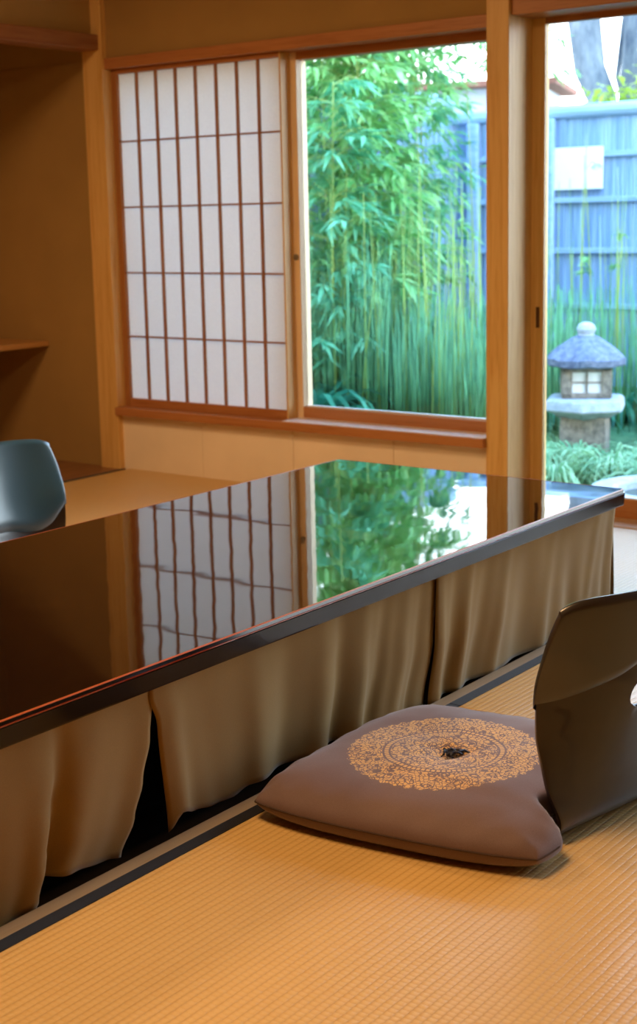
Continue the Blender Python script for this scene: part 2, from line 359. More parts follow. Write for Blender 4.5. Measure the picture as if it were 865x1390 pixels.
# sliding glass window: stiles, rails, pane, lock
def sash(name, x0, x1, y0, y1, z0, z1, sl, sr, rb, rtp, kind):
    b = B().box(x0, x0+sl, y0, y1, z0, z1).box(x1-sr, x1, y0, y1, z0, z1)
    o = bevel(b.build(name, M['woodZ']), .002); st(o)
    bevel(B().box(x0+sl, x1-sr, y0, y1, z0, z0+rb).box(x0+sl, x1-sr, y0, y1, z1-rtp, z1).build('rail', M['railX'], o), .002)
    ym = (y0+y1)/2
    bevel(B().box(x0+sl, x1-sr, ym-.012, ym+.012, z0+rb, z0+rb+.005).build('pale_line', M['pale_strip'], o), .001)['label'] = 'pale line along the bottom of the pane'  # thin pale line just above the bottom rail
    B().box(x0+sl-.004, x1-sr+.004, ym-.002, ym+.002, z0+rb-.004, z1-rtp+.004).build('pane', M['glass'], o)
    return o
M['pale_stile'] = wood('pale_grey_wood', (.84, .64, .40), (.74, .53, .31), 'Z')
w1 = sash('window_1', .930, 1.897, .085, .150, .281, 1.742, .036, .0, .046, .030, 0)
w1.data.materials[0] = M['pale_stile']
lk = B().lathe([(.0, 0), (.012, .0), (.012, .006), (.0, .008)], (0, 0, 0), 16); lk.V = [(.948+x, .085-z, 1.0-.06+y) for x, y, z in lk.V]
lk.build('lock', M['metal'], w1, True, .6)['label'] = 'small round metal lock'
d1 = sash('door_1', 1.980, 3.55, .150, .182, 0.001, 1.80, .058, .04, .070, .045, 0)
B().box(2.009, 2.023, .148, .1505, .680, .756).build('finger_pull', M['pull'], d1)['label'] = 'dark recessed finger pull'
d2 = sash('door_2', 3.52, 5.80, .183, .197, 0.001, 1.80, .05, .05, .070, .045, 0)

# ------------------------------------------------------------------ low table with skirt
def table():
    X0, X1, Y0, Y1, ZT = 1.940, 2.912, -3.55, -1.0, .352
    r = empty('low_table', ((X0+X1)/2, (Y0+Y1)/2, 0)); ox, oy = r.location.x, r.location.y
    tag(r, 'long low table with a glossy black lacquer top over the floor pit', 'table')
    def slab(n, x0, x1, y0, y1, prof, mat):            # prof: (inset, z) rings
        V = []; F = []
        for ins, z in prof:
            c = .010
            ring = []
            for cx, cy, a0 in ((x1-ins-c, y1-ins-c, 0), (x0+ins+c, y1-ins-c, 90), (x0+ins+c, y0+ins+c, 180), (x1-ins-c, y0+ins+c, 270)):
                for k in range(5):
                    a = math.radians(a0+90*k/4); ring.append((cx+c*math.cos(a)-ox, cy+c*math.sin(a)-oy, z))
            V += ring
        K = 20
        for i in range(len(prof)-1):
            for j in range(K): F.append((i*K+j, i*K+(j+1) % K, (i+1)*K+(j+1) % K, (i+1)*K+j))
        F.append(tuple(range(K))[::-1]); F.append(tuple((len(prof)-1)*K+j for j in range(K)))
        return pydata(n, V, F, mat, r)
    slab('tabletop', X0, X1, Y0, Y1, [(.012, .307), (.003, .308), (.002, .311), (0, .3405), (.003, .3425), (.003, .344), (.0045, .3515), (.0065, .352)], [M['lacquer'], M['lacquer_side']])
    for p_ in r.children[0].data.polygons:
        if abs(p_.normal.z) < .9: p_.material_index = 1
    e = slab('edge_line', X0, X1, Y0, Y1, [(.004, .3420), (.0005, .3424), (.0005, .3440), (.004, .3445)], M['red']); e['label'] = 'thin red lacquer line along the table edge'
    e2 = slab('edge_line', X0, X1, Y0, Y1, [(.0055, .3500), (.0022, .3508), (.0030, .3520), (.0062, .3524), (.0075, .3510)], M['orange']); e2['label'] = 'thin orange-red line on the upper table edge'
    # underframe and legs in the pit
    b = B().box(X0+.09, X1-.075, Y0+.06, Y0+.10, .25, .307).box(X0+.09, X1-.075, Y1-.10, Y1-.06, .25, .307).box(X0+.09, X0+.13, Y0+.06, Y1-.06, .25, .307).box(X1-.115, X1-.075, Y0+.06, Y1-.06, .25, .307)
    b.V = [(x-ox, y-oy, z) for x, y, z in b.V]; b.build('underframe', M['shell'], r)
    for x in (X0+.12, X1-.145):
        for y in (Y0+.10, Y1-.13):
            q = B().box(x-.02-ox, x+.03-ox, y-.025-oy, y+.025-oy, -.45, .26); q.build('leg', M['shell'], r)
table()

def pw(pts, t):
    if t <= pts[0][0]: return pts[0][1]
    for (a, b), (c, d) in zip(pts, pts[1:]):
        if t <= c:
            u = (t-a)/(c-a); return b+(d-b)*u
    return pts[-1][1]
def spw(pts, t):
    if t <= pts[0][0]: return pts[0][1]
    for (a, b), (c, d) in zip(pts, pts[1:]):
        if t <= c:
            u = (t-a)/(c-a); u = u*u*(3-2*u); return b+(d-b)*u
    return pts[-1][1]
def cub(pts, t):                              # smooth curve through the points
    n = len(pts)
    if t <= pts[0][0]: return pts[0][1]
    if t >= pts[-1][0]: return pts[-1][1]
    i = max(k for k in range(n-1) if pts[k][0] <= t); (a, b), (c, d) = pts[i], pts[i+1]; h = c-a; u = (t-a)/h
    def m(k): l, r = pts[max(k-1, 0)], pts[min(k+1, n-1)]; return (r[1]-l[1])/(r[0]-l[0])
    return b*(2*u**3-3*u*u+1)+m(i)*h*(u**3-2*u*u+u)+d*(3*u*u-2*u**3)+m(i+1)*h*(u**3-u*u)
def panel(par, ledge, redge, hem, folds, label, axis='x', nx=90, nz=26, top=.306, base=2.853, sgn=1):
    # ledge / redge: y of the panel's edge as a function of depth below the top (0..1); hem: height of the hem along the panel (0..1)
    V = []; F = []
    for j in range(nz+1):
        d = j/nz
        for i in range(nx+1):
            s = i/nx; y = spw(ledge, d)*(1-s)+spw(redge, d)*s
            z = top+(spw(hem, s)-top)*d
            dx = 0
            for c, w, a, sl in folds: dx += a*(.25+.75*d)*math.exp(-((s-c-sl*d)/w)**2)
            dx += .0035*d*math.sin(s*41+2*math.sin(s*9)) + .004*noise.noise(Vector((s*7, d*1.2, base)))
            V.append((base+sgn*dx, y, z) if axis == 'x' else (y, base+sgn*dx, z))
    for j in range(nz):
        for i in range(nx): a = j*(nx+1)+i; F.append((a, a+1, a+nx+2, a+nx+1))
    o = pydata('skirt_panel', V, F, M['cloth'], par, True)
    s = o.modifiers.new('thick', 'SOLIDIFY'); s.thickness = .0016; s.offset = 0
    o['label'] = label; return o
sk = empty('table_skirt', (0, 0, 0)); tag(sk, 'olive brown cloth skirt hanging in folds under the lacquer table', 'cloth')
panel(sk, [(0, -3.53), (1, -3.53)], [(0, -2.824), (.15, -2.815), (.35, -2.823), (.6, -2.845), (.8, -2.868), (1, -2.905)],
      [(0, .0), (.55, -.02), (.655, .0), (.70, .03), (.80, .022), (.95, .006), (1, .0)],
      [(.60, .045, .012, .05), (.69, .03, -.022, .03), (.82, .05, .007, 0), (.93, .05, -.008, 0), (.40, .05, .01, 0), (.2, .06, -.012, 0)], 'left cloth panel of the skirt, next to the open slit')
panel(sk, [(0, -2.818), (.12, -2.822), (.3, -2.806), (1, -2.788)], [(0, -1.868), (.5, -1.89), (1, -1.932)],
      [(0, .004), (.035, .035), (.09, .018), (.16, .008), (.22, .006), (.27, .018), (.36, .016), (.45, .014), (.6, .012), (.75, .004), (1, -.006)],
      [(.045, .03, .010, .0), (.13, .04, -.008, .03), (.30, .035, .008, .0), (.42, .05, -.016, -.02), (.55, .04, .012, -.03), (.62, .028, -.014, -.02), (.70, .03, .014, -.02), (.78, .025, -.014, -.03), (.87, .03, .014, -.03), (.94, .02, -.010, -.02)],
      'middle cloth panel of the skirt behind the cushion')
panel(sk, [(0, -1.885), (.5, -1.895), (1, -1.925)], [(0, -.950), (.3, -.966), (.6, -.975), (1, -.972)],
      [(0, -.006), (.3, -.004), (1, -.004)],
      [(.02, .02, .010, .01), (.10, .025, -.012, .0), (.17, .02, .012, -.05), (.26, .03, -.010, -.06), (.36, .025, .010, -.07), (.48, .05, -.008, -.05), (.62, .03, .008, -.06), (.78, .04, -.006, -.05), (.9, .02, .006, -.08), (.965, .02, -.006, -.03)],
      'far cloth panel of the skirt at the window end of the table', base=2.858)
panel(sk, [(0, 2.02), (1, 2.02)], [(0, 2.85), (1, 2.86)], [(0, 0), (1, -.004)], [(.3, .05, .008, 0), (.7, .05, .008, 0)], 'end cloth panel of the skirt facing the window', axis='y', base=-.955)
panel(sk, [(0, -3.53), (1, -3.53)], [(0, -.96), (1, -.96)], [(0, 0), (1, -.0)], [(.3, .05, .008, 0), (.7, .05, .008, 0)], 'cloth panel of the skirt on the far long side', base=2.01, sgn=-1)

# ------------------------------------------------------------------ floor cushion
CX, CY = 3.180, -2.352
M['cushion'] = cushion_mat(3.180, -2.366)
def cushion():
    hx, hy = .290, .306; n = 72; V = []; F = []
    def corner(u, v):            # the slightly skewed square between its four corners
        a, b = (1+u)/2, (1+v)/2; P = ((2.910, -2.690), (3.532, -2.600), (2.905, -2.060), (3.43, -2.03))
        return tuple(P[0][k]*(1-a)*(1-b)+P[1][k]*a*(1-b)+P[2][k]*(1-a)*b+P[3][k]*a*b for k in (0, 1))
    def sq(u, v):          # outline with rounded, slightly pulled-in sides
        r = .90; k = 1-.022*(1-v*v)*abs(u)**3; l = 1-.022*(1-u*u)*abs(v)**3
        x = u*k; y = v*l; q = (abs(x)*abs(y))**2.3*.115
        return x*(1-q), y*(1-q)
    def zz(u, v, top):
        e = (max(0, 1-abs(u)**3.4))**.42*(max(0, 1-abs(v)**3.4))**.42
        _c = corner(u, v); rr = math.hypot(_c[0]-3.186, _c[1]+2.358)
        if top:
            z = .036+.062*e - .016*math.exp(-(rr/.028)**2) - .010*math.exp(-(rr/.11)**2)
            wr = noise.noise(Vector((u*2.2, v*2.2, 1.3)))*.006*e + noise.noise(Vector((u*7, v*5, 4.3)))*.0016*e
            ang = math.atan2(v*hy, u*hx); wr += .0025*math.sin(ang*9)*math.exp(-((rr-.035)/.03)**2)
            edge = max(abs(u), abs(v)); wr += .0018*math.sin((u if abs(v) > abs(u) else v)*24)*math.exp(-((edge-.93)/.06)**2)
            return z+wr
        return max(.0005, .036-.0355*min(1, e*1.5))
    idx = {}
    for t in (1, 0):
        for i in range(n+1):
            for j in range(n+1):
                u0 = -1+2*i/n; v0 = -1+2*j/n; u = math.sin(u0*PI/2*.999); v = math.sin(v0*PI/2*.999)
                bd = i in (0, n) or j in (0, n)
                if t == 0 and bd: idx[0, i, j] = idx[1, i, j]; continue
                x, y = sq(u, v); idx[t, i, j] = len(V); V.append((x*hx, y*hy, zz(u, v, t)))
        for i in range(n):
            for j in range(n):
                q = (idx[t, i, j], idx[t, i+1, j], idx[t, i+1, j+1], idx[t, i, j+1]); F.append(q if t else q[::-1])
    V = [(*corner(x/hx, y/hy), z) for x, y, z in V]
    ss = lambda t: (lambda q: q*q*(3-2*q))(max(0, min(1, t)))
    def press(x, y, z):          # the cushion gives way where the chair back stands and lies on the chair's seat board
        m = ss((y+2.53)/.09); lim = 3.58*(1-m)+(3.466+.2*(y+2.22))*m; seat = ss((x-3.08)/.08)*ss((y+2.51)/.05)
        if x > lim-.03: x = lim-.03+.03*math.tanh((x-lim+.03)/.03)
        return (x, y, max(z, z*.9+.011*seat) if z < .03 else z+.004*seat)
    V = [press(*p) for p in V]       # geometry kept in room coordinates for the pattern
    o = pydata('floor_cushion', V, F, M['cushion'], None, True)
    tag(o, 'square brown floor cushion with a round gold floral pattern on the tatami', 'cushion')
    pts = []
    for a in range(4):
        for k in range(28):
            t = -1+2*k/28; t = math.sin(t*PI/2*.999)
            u, v = [(t, -1), (1, t), (-t, 1), (-1, -t)][a]; x, y = sq(u, v); pts.append((*corner(x*1.001, y*1.001), .0362)); pts[-1] = press(*pts[-1])
    b = B(); pts.append(pts[0]); b.tube(pts, .0018, 6); b.build('seam', M['thread'], o, True)['label'] = 'stitched edge seam'
    # tuft of dark thread
    tb = B(); c = Vector((3.186, -2.358, .084)); rnd = random.Random(8)
    for k, (a, L) in enumerate([(.9, .036), (.7, .044), (1.1, .030), (.5, .026), (-2.2, .016), (2.6, .018), (-.6, .020), (1.9, .018)]):
        p = []
        for q in range(7):
            s = q/6; w = .005*math.sin(s*9+k*1.7); p.append(c+Vector((math.cos(a)*L*s-math.sin(a)*w, math.sin(a)*L*s+math.cos(a)*w, .007*math.sin(s*PI)+.004*rnd.random())))
        tb.tube(p, [.0036, .0030, .0030, .0027, .0027, .0024, .0016], 6)
    tb.build('tuft', M['tuft'], o, True)['label'] = 'dark blue thread tuft in the centre dimple'
cushion()

# ------------------------------------------------------------------ legless chairs
PROF = [(-.36, .005), (-.20, .005), (-.055, .006), (-.006, .014), (.017, .042), (.020, .10), (.030, .16), (.046, .22), (.063, .28), (.080, .35), (.092, .41), (.098, .449)]
SEG = [0]
for a_, b_ in zip(PROF, PROF[1:]): SEG.append(SEG[-1]+math.dist(a_, b_))
def cr_(P, K, t):                             # catmull-rom on the arc-length table
    t = max(0, min(t, K[-1]-1e-6))
    i = max(k for k in range(len(K)) if K[k] <= t); i = min(i, len(K)-2); u = (t-K[i])/(K[i+1]-K[i])
    p0, p1, p2, p3 = P[max(i-1, 0)], P[i], P[i+1], P[min(i+2, len(P)-1)]
    return tuple(.5*(2*b+(c-a)*u+(2*a-5*b+4*c-d)*u*u+(3*b-a-3*c+d)*u**3) for a, b, c, d in zip(p0, p1, p2, p3))
HW = [(0, .210), (.006, .210), (.02, .212), (.05, .218), (.095, .230), (.15, .234), (.195, .237), (.264, .237), (.356, .241), (.39, .239), (.47, .232)]
WR = [(0, 0), (.02, .0), (.05, .006), (.095, .020), (.15, .042), (.20, .064), (.28, .085), (.35, .080), (.47, .072)]
def S(u, t):                                  # chair shell surface; u across, t arc length; local x = backwards, y = across
    x, z = cr_(PROF, SEG, t)
    hw = cub(HW, z) if z > .006 else .210; w = cub(WR, z) if t > SEG[3] else 0
    au = abs(u); k = max(0, (z-.33)/.138)
    zd = z-.012*k*k*au**3 - (.016*k*au**16)
    hw2 = hw-.010*k**4*au
    return Vector((x-w*au**2.2, u*hw2, zd))
def nrm(u, t):
    e = 1e-3; a = S(min(u+e, 1), t)-S(max(u-e, -1), t); b = S(u, min(t+e, SEG[-1]-1e-5))-S(u, t-e); n = b.cross(a); n.normalize(); return n  # points forwards (to the sitter)
def tz(z):                                    # arc length at which the centre profile reaches height z
    lo, hi = SEG[3], SEG[-1]
    for _ in range(30):
        mid = (lo+hi)/2
        if cr_(PROF, SEG, mid)[1] < z: lo = mid
        else: hi = mid
    return (lo+hi)/2
def chair(loc, rz, label, front=(.305, .300, .235, .185, .178), pad='leather'):
    r = empty('legless_chair', loc, rz); tag(r, label, 'legless chair', 'legless floor chairs at the low table')
    nu, nt = 56, 90; V = []; G = {}
    hc, hu, ht = tz(.255), .30, .036            # hand hole
    T1 = SEG[-1]-.004
    def inh(u, t): return (abs(u/hu))**2.6+(abs((t-hc)/ht))**2.6
    for j in range(nt+1):
        for i in range(nu+1):
            u = -1+2*i/nu; t = T1*j/nt
            G[i, j] = (u, t)
    F = []; keep = {}
    pos = {}
    for k, (u, t) in G.items():
        q = inh(u, t)
        pos[k] = (u, t, q)
    for j in range(nt):
        for i in range(nu):
            ks = [(i, j), (i+1, j), (i+1, j+1), (i, j+1)]
            cu = sum(pos[k][0] for k in ks)/4; ct = sum(pos[k][1] for k in ks)/4
            if inh(cu, ct) < 1: continue
            F.append(ks)
    out = set(k for f in F for k in f)
    for k in out:                              # snap vertices that fell inside the hole to its outline
        u, t, q = pos[k]
        near = any(inh(pos[(k[0]+a, k[1]+b)][0], pos[(k[0]+a, k[1]+b)][1]) < 1 for a in (-1, 0, 1) for b in (-1, 0, 1) if (k[0]+a, k[1]+b) in pos)
        if near and .55 < q < 1.6:
            s = q**(-1/2.6); pos[k] = (u*s, hc+(t-hc)*s, 1)
    idm = {}
    for k in sorted(out): idm[k] = len(V); V.append(S(pos[k][0], pos[k][1]))
    o = pydata('shell', V, [tuple(idm[k] for k in f) for f in F], M['shell'], r, True)
    sm = o.modifiers.new('thick', 'SOLIDIFY'); sm.thickness = .009; sm.offset = 0; bevel(o, .002, 2)
    # padded cover over the upper back: wraps from the rear seam over the top to the front seam
    na, nu = 64, 60; V = []; F = []
    for a in range(na+1):
        al = a/na
        for i in range(nu+1):
            u = -1+2*i/nu; uu = math.sin(u*PI/2)
            tb = tz(cub([(0, .335), (.27, .322), (.45, .300), (.68, .280), (.86, .266), (1, .260)], abs(uu))); tf = tz(cub([(0, front[0]), (.25, front[1]), (.42, front[2]), (.58, front[3]), (.7, front[4]), (.85, .200), (1, .250)], abs(uu)))
            if al < .42: t = tb+(T1-tb)*(al/.42); side = -1
            elif al > .58: t = T1-(T1-tf)*((al-.58)/.42); side = 1
            else: t = T1; side = (al-.5)/.08
            ef = max(0, 1-abs(uu)**10)**.5
            th = (.0062 if side < 0 else .0125)
            end = 1 if .42 <= al <= .58 else min(1, ((al/.42) if al < .42 else ((1-al)/.42))*9)**.5
            off = side*(.0046+th*(.25+.75*ef)*end)
            p = S(uu*.9999, t); n = nrm(max(-.995, min(.995, uu)), t)
            latd = Vector((0, 1 if uu > 0 else -1, 0))
            p = p+n*off+latd*.006*max(0, abs(uu)**12)
            if .42 <= al <= .58: p = p+Vector((.001, 0, 1))*(.010*math.cos((al-.5)/.08*PI/2))
            V.append(p)
    for a in range(na):
        for i in range(nu): q = a*(nu+1)+i; F.append((q, q+1, q+nu+2, q+nu+1))
    for e in (0, nu):                           # close the two side edges
        for a in range(na//2):
            q = [a*(nu+1)+e, (a+1)*(nu+1)+e, (na-a-1)*(nu+1)+e, (na-a)*(nu+1)+e]; F.append(tuple(q if len(set(q)) == 4 else dict.fromkeys(q)))
    p = pydata('back_pad', V, F, M[pad], r, True); p['label'] = 'padded dark leather cover over the backrest'
    return r
ch1 = chair((3.490, -2.22, 0), -.2013, 'near legless chair with dark curved plywood back and leather pad beside the brown cushion')
chair((1.335, -1.835, 0), PI+.12, 'far legless chair across the table, its dark leather back tinted with a painted sky sheen, cut by the left edge', (.195, .19, .182, .178, .18), 'sky_tinted_leather')

# ------------------------------------------------------------------ garden
GZ = -.30
def ground():
    n = 60; V = []; F = []
    for j in range(n+1):
        for i in range(n+1):
            x = -9+18*i/n; y = .22+13.8*j/n; V.append((x, y, GZ+.02*noise.noise(Vector((x*1.3, y*1.3, 0)))))
    for j in range(n):
        for i in range(n): a = j*(n+1)+i; F.append((a, a+1, a+n+2, a+n+1))
    st(pydata('ground', V, F, M['soil'], None, True, None, False))
ground()
st(B().box(-6, 6.0, .20, .30, -.6, -.07).build('trim_10', M['palestone']))         # footing below the wall

def fence(label, fixed, a0, a1, along, ztop, posts, rails, lab2):
    r = empty('board_fence', (0, 0, GZ)); tag(r, label, 'fence')
    def bb(x0, x1, y0, y1, z0, z1): return (x0, x1, y0, y1, z0-GZ, z1-GZ) if along == 'x' else (y0, y1, x0, x1, z0-GZ, z1-GZ)
    sl = B(); x = a0; rnd = random.Random(5)
    while x < a1:
        w = rnd.uniform(.028, .042); d = rnd.uniform(0, .012); sl.box(*bb(x, x+w, fixed+d, fixed+d+.018, GZ-.02, ztop-.03)); x += w+.0035
    sl.build('slats', M['fence'], r)
    for z in rails: bevel(B().box(*bb(a0, a1, fixed-.035, fixed-.002, z-.022, z+.022)).build('rail', M['fencerail'], r), .006)
    cb = B().tube([((a0-.05) if along == 'x' else fixed, fixed if along == 'x' else a0-.05, ztop-GZ), ((a1+.05) if along == 'x' else fixed, fixed if along == 'x' else a1+.05, ztop-GZ)], .055, 10)
    cb.build('cap', M['fencerail'], r, True, .6)
    for p in posts: bevel(B().box(*bb(p-.05, p+.05, fixed-.09, fixed-.036, GZ-.02, ztop-.05)).build('post', M['fencerail'], r), .01)
fence('weathered bluish slatted fence across the back of the garden', 6.0, -2.2, 3.2, 'x', 1.88, (-1.72, -1.02, .4, 1.8), (1.54, 1.19, .79, .35), '')
fence('weathered slatted side fence half hidden behind the bamboo', -1.98, 1.0, 5.95, 'y', 2.02, (1.5, 3.0, 4.5), (1.45, 1.05, .6), '')
wb_ = bx('sunlit_patch', 'white', -.97, -.55, 5.945, 5.962, 1.272, 1.60, bev=.002)  # white panel standing in for a patch of sunlight on the fence
tag(wb_, 'white panel standing in for a sunlit patch on the slatted back fence', 'board')

# stone lantern
def lantern():
    cx, cy = .785, 3.02; r = empty('stone_lantern', (cx, cy, GZ)); tag(r, 'small granite garden lantern with a rounded roof seen through the glass door', 'stone lantern')
    ang = math.atan2(-4.563-cy, 4.558-cx)+PI/4      # one face turned to the room
    Z = lambda z: z-GZ
    def L(n, prof, k, m, rot=0, auto=.5):
        o = B().lathe([(a, Z(z)) for a, z in prof], (0, 0, 0), k, rot).build(n, M[m], r, True, auto); return o
    a4 = ang-.12
    L('base', [(.02, -.34), (.185, -.34), (.185, -.14), (.180, -.075), (.02, -.075)], 4, 'stone', a4)
    o = L('platform', [(.02, -.115), (.17, -.080), (.235, -.045), (.255, -.036), (.250, .022), (.225, .036), (.02, .042)], 6, 'palestone', a4+.3, .35); bevel(o, .008)
    # fire box: four corner pillars, top and bottom frames, white paper windows with bars
    hb = .142
    fb = B()
    for sx in (-1, 1):
        for sy in (-1, 1): fb.box(sx*hb-(.060 if sx > 0 else 0), sx*hb+(.060 if sx < 0 else 0), sy*hb-(.060 if sy > 0 else 0), sy*hb+(.060 if sy < 0 else 0), Z(.042), Z(.225))
    fb.box(-hb, hb, -hb, hb, Z(.040), Z(.070)).box(-hb, hb, -hb, hb, Z(.190), Z(.225))
    q = fb.build('fire_box', M['stone'], r); q.rotation_euler = (0, 0, ang-PI/4+.05); bevel(q, .005)
    for k in range(4):
        e = B().box(hb-.022, hb-.018, -hb+.060, hb-.060, Z(.070), Z(.190)).build('window_panel', M['white'], q); e.rotation_euler = (0, 0, k*PI/2)
        m = B().box(hb-.018, hb-.006, -.006, .006, Z(.070), Z(.190)).box(hb-.018, hb-.008, -hb+.060, hb-.060, Z(.126), Z(.134)).build('window_bars', M['stone'], q); m.rotation_euler = (0, 0, k*PI/2)
    # roof: thick rim with a concave slope up to the neck
    V = []; F = []; K = 48; rings = [(.02, .212), (.195, .212), (.226, .222), (.230, .258), (.214, .278), (.175, .315), (.125, .350), (.085, .378), (.052, .392), (.02, .394)]
    for a, z in rings:
        for j in range(K):
            t = 2*PI*j/K; hexr = 1+.05*math.cos(6*t)*(a/.24); lift = .010*max(0, math.cos(6*t))*(a/.24)**2
            nn = 1+.03*noise.noise(Vector((math.cos(t)*3, math.sin(t)*3, z*20)))
            V.append((a*hexr*nn*math.cos(t), a*hexr*nn*math.sin(t), Z(z)+lift))
    for i in range(len(rings)-1):
        for j in range(K): F.append((i*K+j, i*K+(j+1) % K, (i+1)*K+(j+1) % K, (i+1)*K+j))
    F.append(tuple(range(K))[::-1]); F.append(tuple((len(rings)-1)*K+j for j in range(K)))
    pydata('roof', V, F, M['stoneroof'], r, True, .6)
    L('finial', [(.01, .385), (.050, .388), (.044, .400), (.052, .412), (.056, .430), (.046, .452), (.024, .466), (.004, .470)], 20, 'palestone')
lantern()
# water basin
def basin():
    r = empty('stone_basin', (1.98, 1.46, GZ)); tag(r, 'pale round stone water basin outside the glass door', 'stone basin')
    pr = [(.02, -.02), (.33, -.02), (.36, .10), (.36, .145), (.345, .160), (.25, .160), (.235, .150), (.225, .09), (.02, .08)]
    B().lathe(pr, (0, 0, 0), 40).build('bowl', M['palestone'], r, True, .5)
    B().lathe([(.01, .118), (.228, .118), (.228, .120), (.01, .120)], (0, 0, 0), 40).build('water', M['water'], r)
basin()

def bamboo(x, y, h, lab, n=330, lo=.3, mat='bleaf', L=.13, lean=(0, 0), spread=.42, seed=0, cr=.007):
    rnd = random.Random(seed); r = empty('bamboo', (x, y, GZ)); tag(r, lab, 'bamboo', 'bamboo canes in the garden')
    P = []; K = 12
    for k in range(K+1):
        s = k/K; P.append(Vector((lean[0]*s*s, lean[1]*s*s, h*s)))
    c = B(); c.tube(P, [cr*(1-.6*k/K) for k in range(K+1)], 6)
    for k in range(1, K): c.tube([P[k]-Vector((0, 0, .004)), P[k]+Vector((0, 0, .004))], cr*1.35*(1-.6*k/K), 6)
    lf = B()
    nb = n//11
    for i in range(nb):
        s = lo+(1-lo)*rnd.random(); k = int(s*K); k = min(k, K-1); f = s*K-k; p = P[k].lerp(P[k+1], f)
        a = rnd.uniform(0, 2*PI); bl = spread*rnd.uniform(.35, 1)*(1.15-.5*s); d = Vector((math.cos(a), math.sin(a), rnd.uniform(.0, .55)))
        tip = p+d*bl; c.tube([p, p+d*bl*.55+Vector((0, 0, .02)), tip-Vector((0, 0, bl*.18))], [.0022, .0016, .001], 4, False)
        for q in range(11):
            t = rnd.uniform(.35, 1); b0 = p+d*bl*t-Vector((0, 0, bl*.18*t*t)); aa = a+rnd.uniform(-1.2, 1.2)
            dd = Vector((math.cos(aa), math.sin(aa), rnd.uniform(-.9, .25))); l = L*rnd.uniform(.6, 1.25)
            lf.leaf(b0, dd, Vector((rnd.uniform(-.5, .5), rnd.uniform(-.5, .5), 1)), l, l*.105)
    c.build('culm', M['culm'], r, True); lf.build('foliage', M[mat], r)
spots = [(-1.55, 3.0, 3.3, 'bleaf'), (-1.25, 3.7, 3.6, 'bleaf2'), (-.98, 3.3, 3.4, 'bleaf'), (-1.10, 3.9, 3.9, 'bleaf'), (-.80, 3.2, 3.2, 'bleaf'), (-1.6, 4.3, 3.8, 'bleaf2'),
         (-1.55, 4.8, 3.9, 'bleaf'), (-1.15, 4.4, 3.6, 'bleaf2'), (-1.45, 3.4, 2.6, 'bleaf'), (-1.05, 3.5, 2.7, 'bleaf'), (-.95, 2.9, 2.2, 'bleaf2'), (-1.75, 3.7, 3.5, 'bleaf')]
for i, (x, y, h, m) in enumerate(spots):
    bamboo(x, y, h, 'leafy green bamboo cane in the thicket outside the window', 1300, .22, m, .155, (random.uniform(-.2, .25), random.uniform(-.3, .1)), .50, 20+i)
SL = ['slender pale cane at the right end of the thicket, before the blue fence', 'slender pale cane leaning just right of the bamboo thicket', 'short slender cane between the thicket and the wooden post',
      'slender cane left of the lantern, before the slatted fence', 'slender cane rising right behind the stone lantern', 'slender cane before the fence at the far right of the door pane',
      'slender cane standing under the painted sunlit patch', 'thin cane close behind the right side of the lantern roof', 'slender cane hidden behind the wooden post between window and door']
for i, (x, y, h, m) in enumerate([(-.95, 4.0, 4.0, 'bleaf'), (-.72, 4.3, 4.2, 'bleaf'), (-.50, 4.6, 4.1, 'bleaf'), (-1.2, 3.2, 4.0, 'bleaf')]):
    bamboo(x, y, h, 'tall bamboo cane with leaves only at its top, arching over the fence', 1000, .56, m, .155, (random.uniform(-.1, .2), -.3), .55, 40+i, .006)
# slender pale canes in front of the fence, few leaves
for i, (x, y, h) in enumerate([(-.63, 4.6, 2.3), (-.50, 4.8, 2.1), (-.42, 4.4, 1.9), (.1, 4.9, 1.7), (.5, 5.0, 1.75), (.95, 4.7, 1.6), (-.15, 5.0, 1.8), (.75, 4.5, 1.5), (-.3, 5.1, 1.95)]):
    bamboo(x, y, h, SL[i], 22, .5, 'bleaf', .10, (random.uniform(-.1, .1), 0), .2, 60+i, .008)
# horsetail reeds: one dense stand nobody could count
def reeds(name, lab, N, x0, x1, y0, y1, h0, h1, seed, mat='reed', hf=None):
    rnd = random.Random(seed); b = B()
    for _ in range(N):
        x = rnd.uniform(x0, x1); y = rnd.uniform(y0, y1); h = rnd.uniform(h0, h1)*(hf(x, y) if hf else 1); lx, ly = rnd.gauss(0, .035)*h, rnd.gauss(0, .035)*h; rr = rnd.uniform(.0021, .0036)
        b.tube([(x, y, GZ), (x+lx*.4, y+ly*.4, GZ+h*.5), (x+lx, y+ly, GZ+h)], [rr, rr, rr*.6], 4)
    tag(b.build(name, M[mat], None, True), lab, 'horsetail', None, 'stuff')
reeds('horsetail_reeds', 'dense stand of thin green horsetail stems below the bamboo', 1900, -1.25, .45, 2.6, 4.3, .7, 1.3, 11, 'reed', lambda x, y: 1 if x < -.75-.5*(y-3.4) else .72)
reeds('horsetail_reeds', 'thin horsetail stems behind the stone lantern before the fence', 460, -.3, 1.7, 3.7, 5.2, .5, .95, 12)
reeds('horsetail_reeds', 'pale green tall horsetail stems before the fence right of the post', 90, -.7, 1.6, 3.9, 5.2, 1.1, 1.65, 15, 'yreed')
reeds('horsetail_reeds', 'sparse tall horsetail stems among the bamboo', 260, -1.45, -.75, 2.9, 4.2, 1.3, 1.75, 13)

reeds('horsetail_reeds', 'yellowish green horsetail stems scattered through the reed stand', 120, -1.2, .3, 2.55, 3.6, 1.1, 1.75, 14, 'yreed')

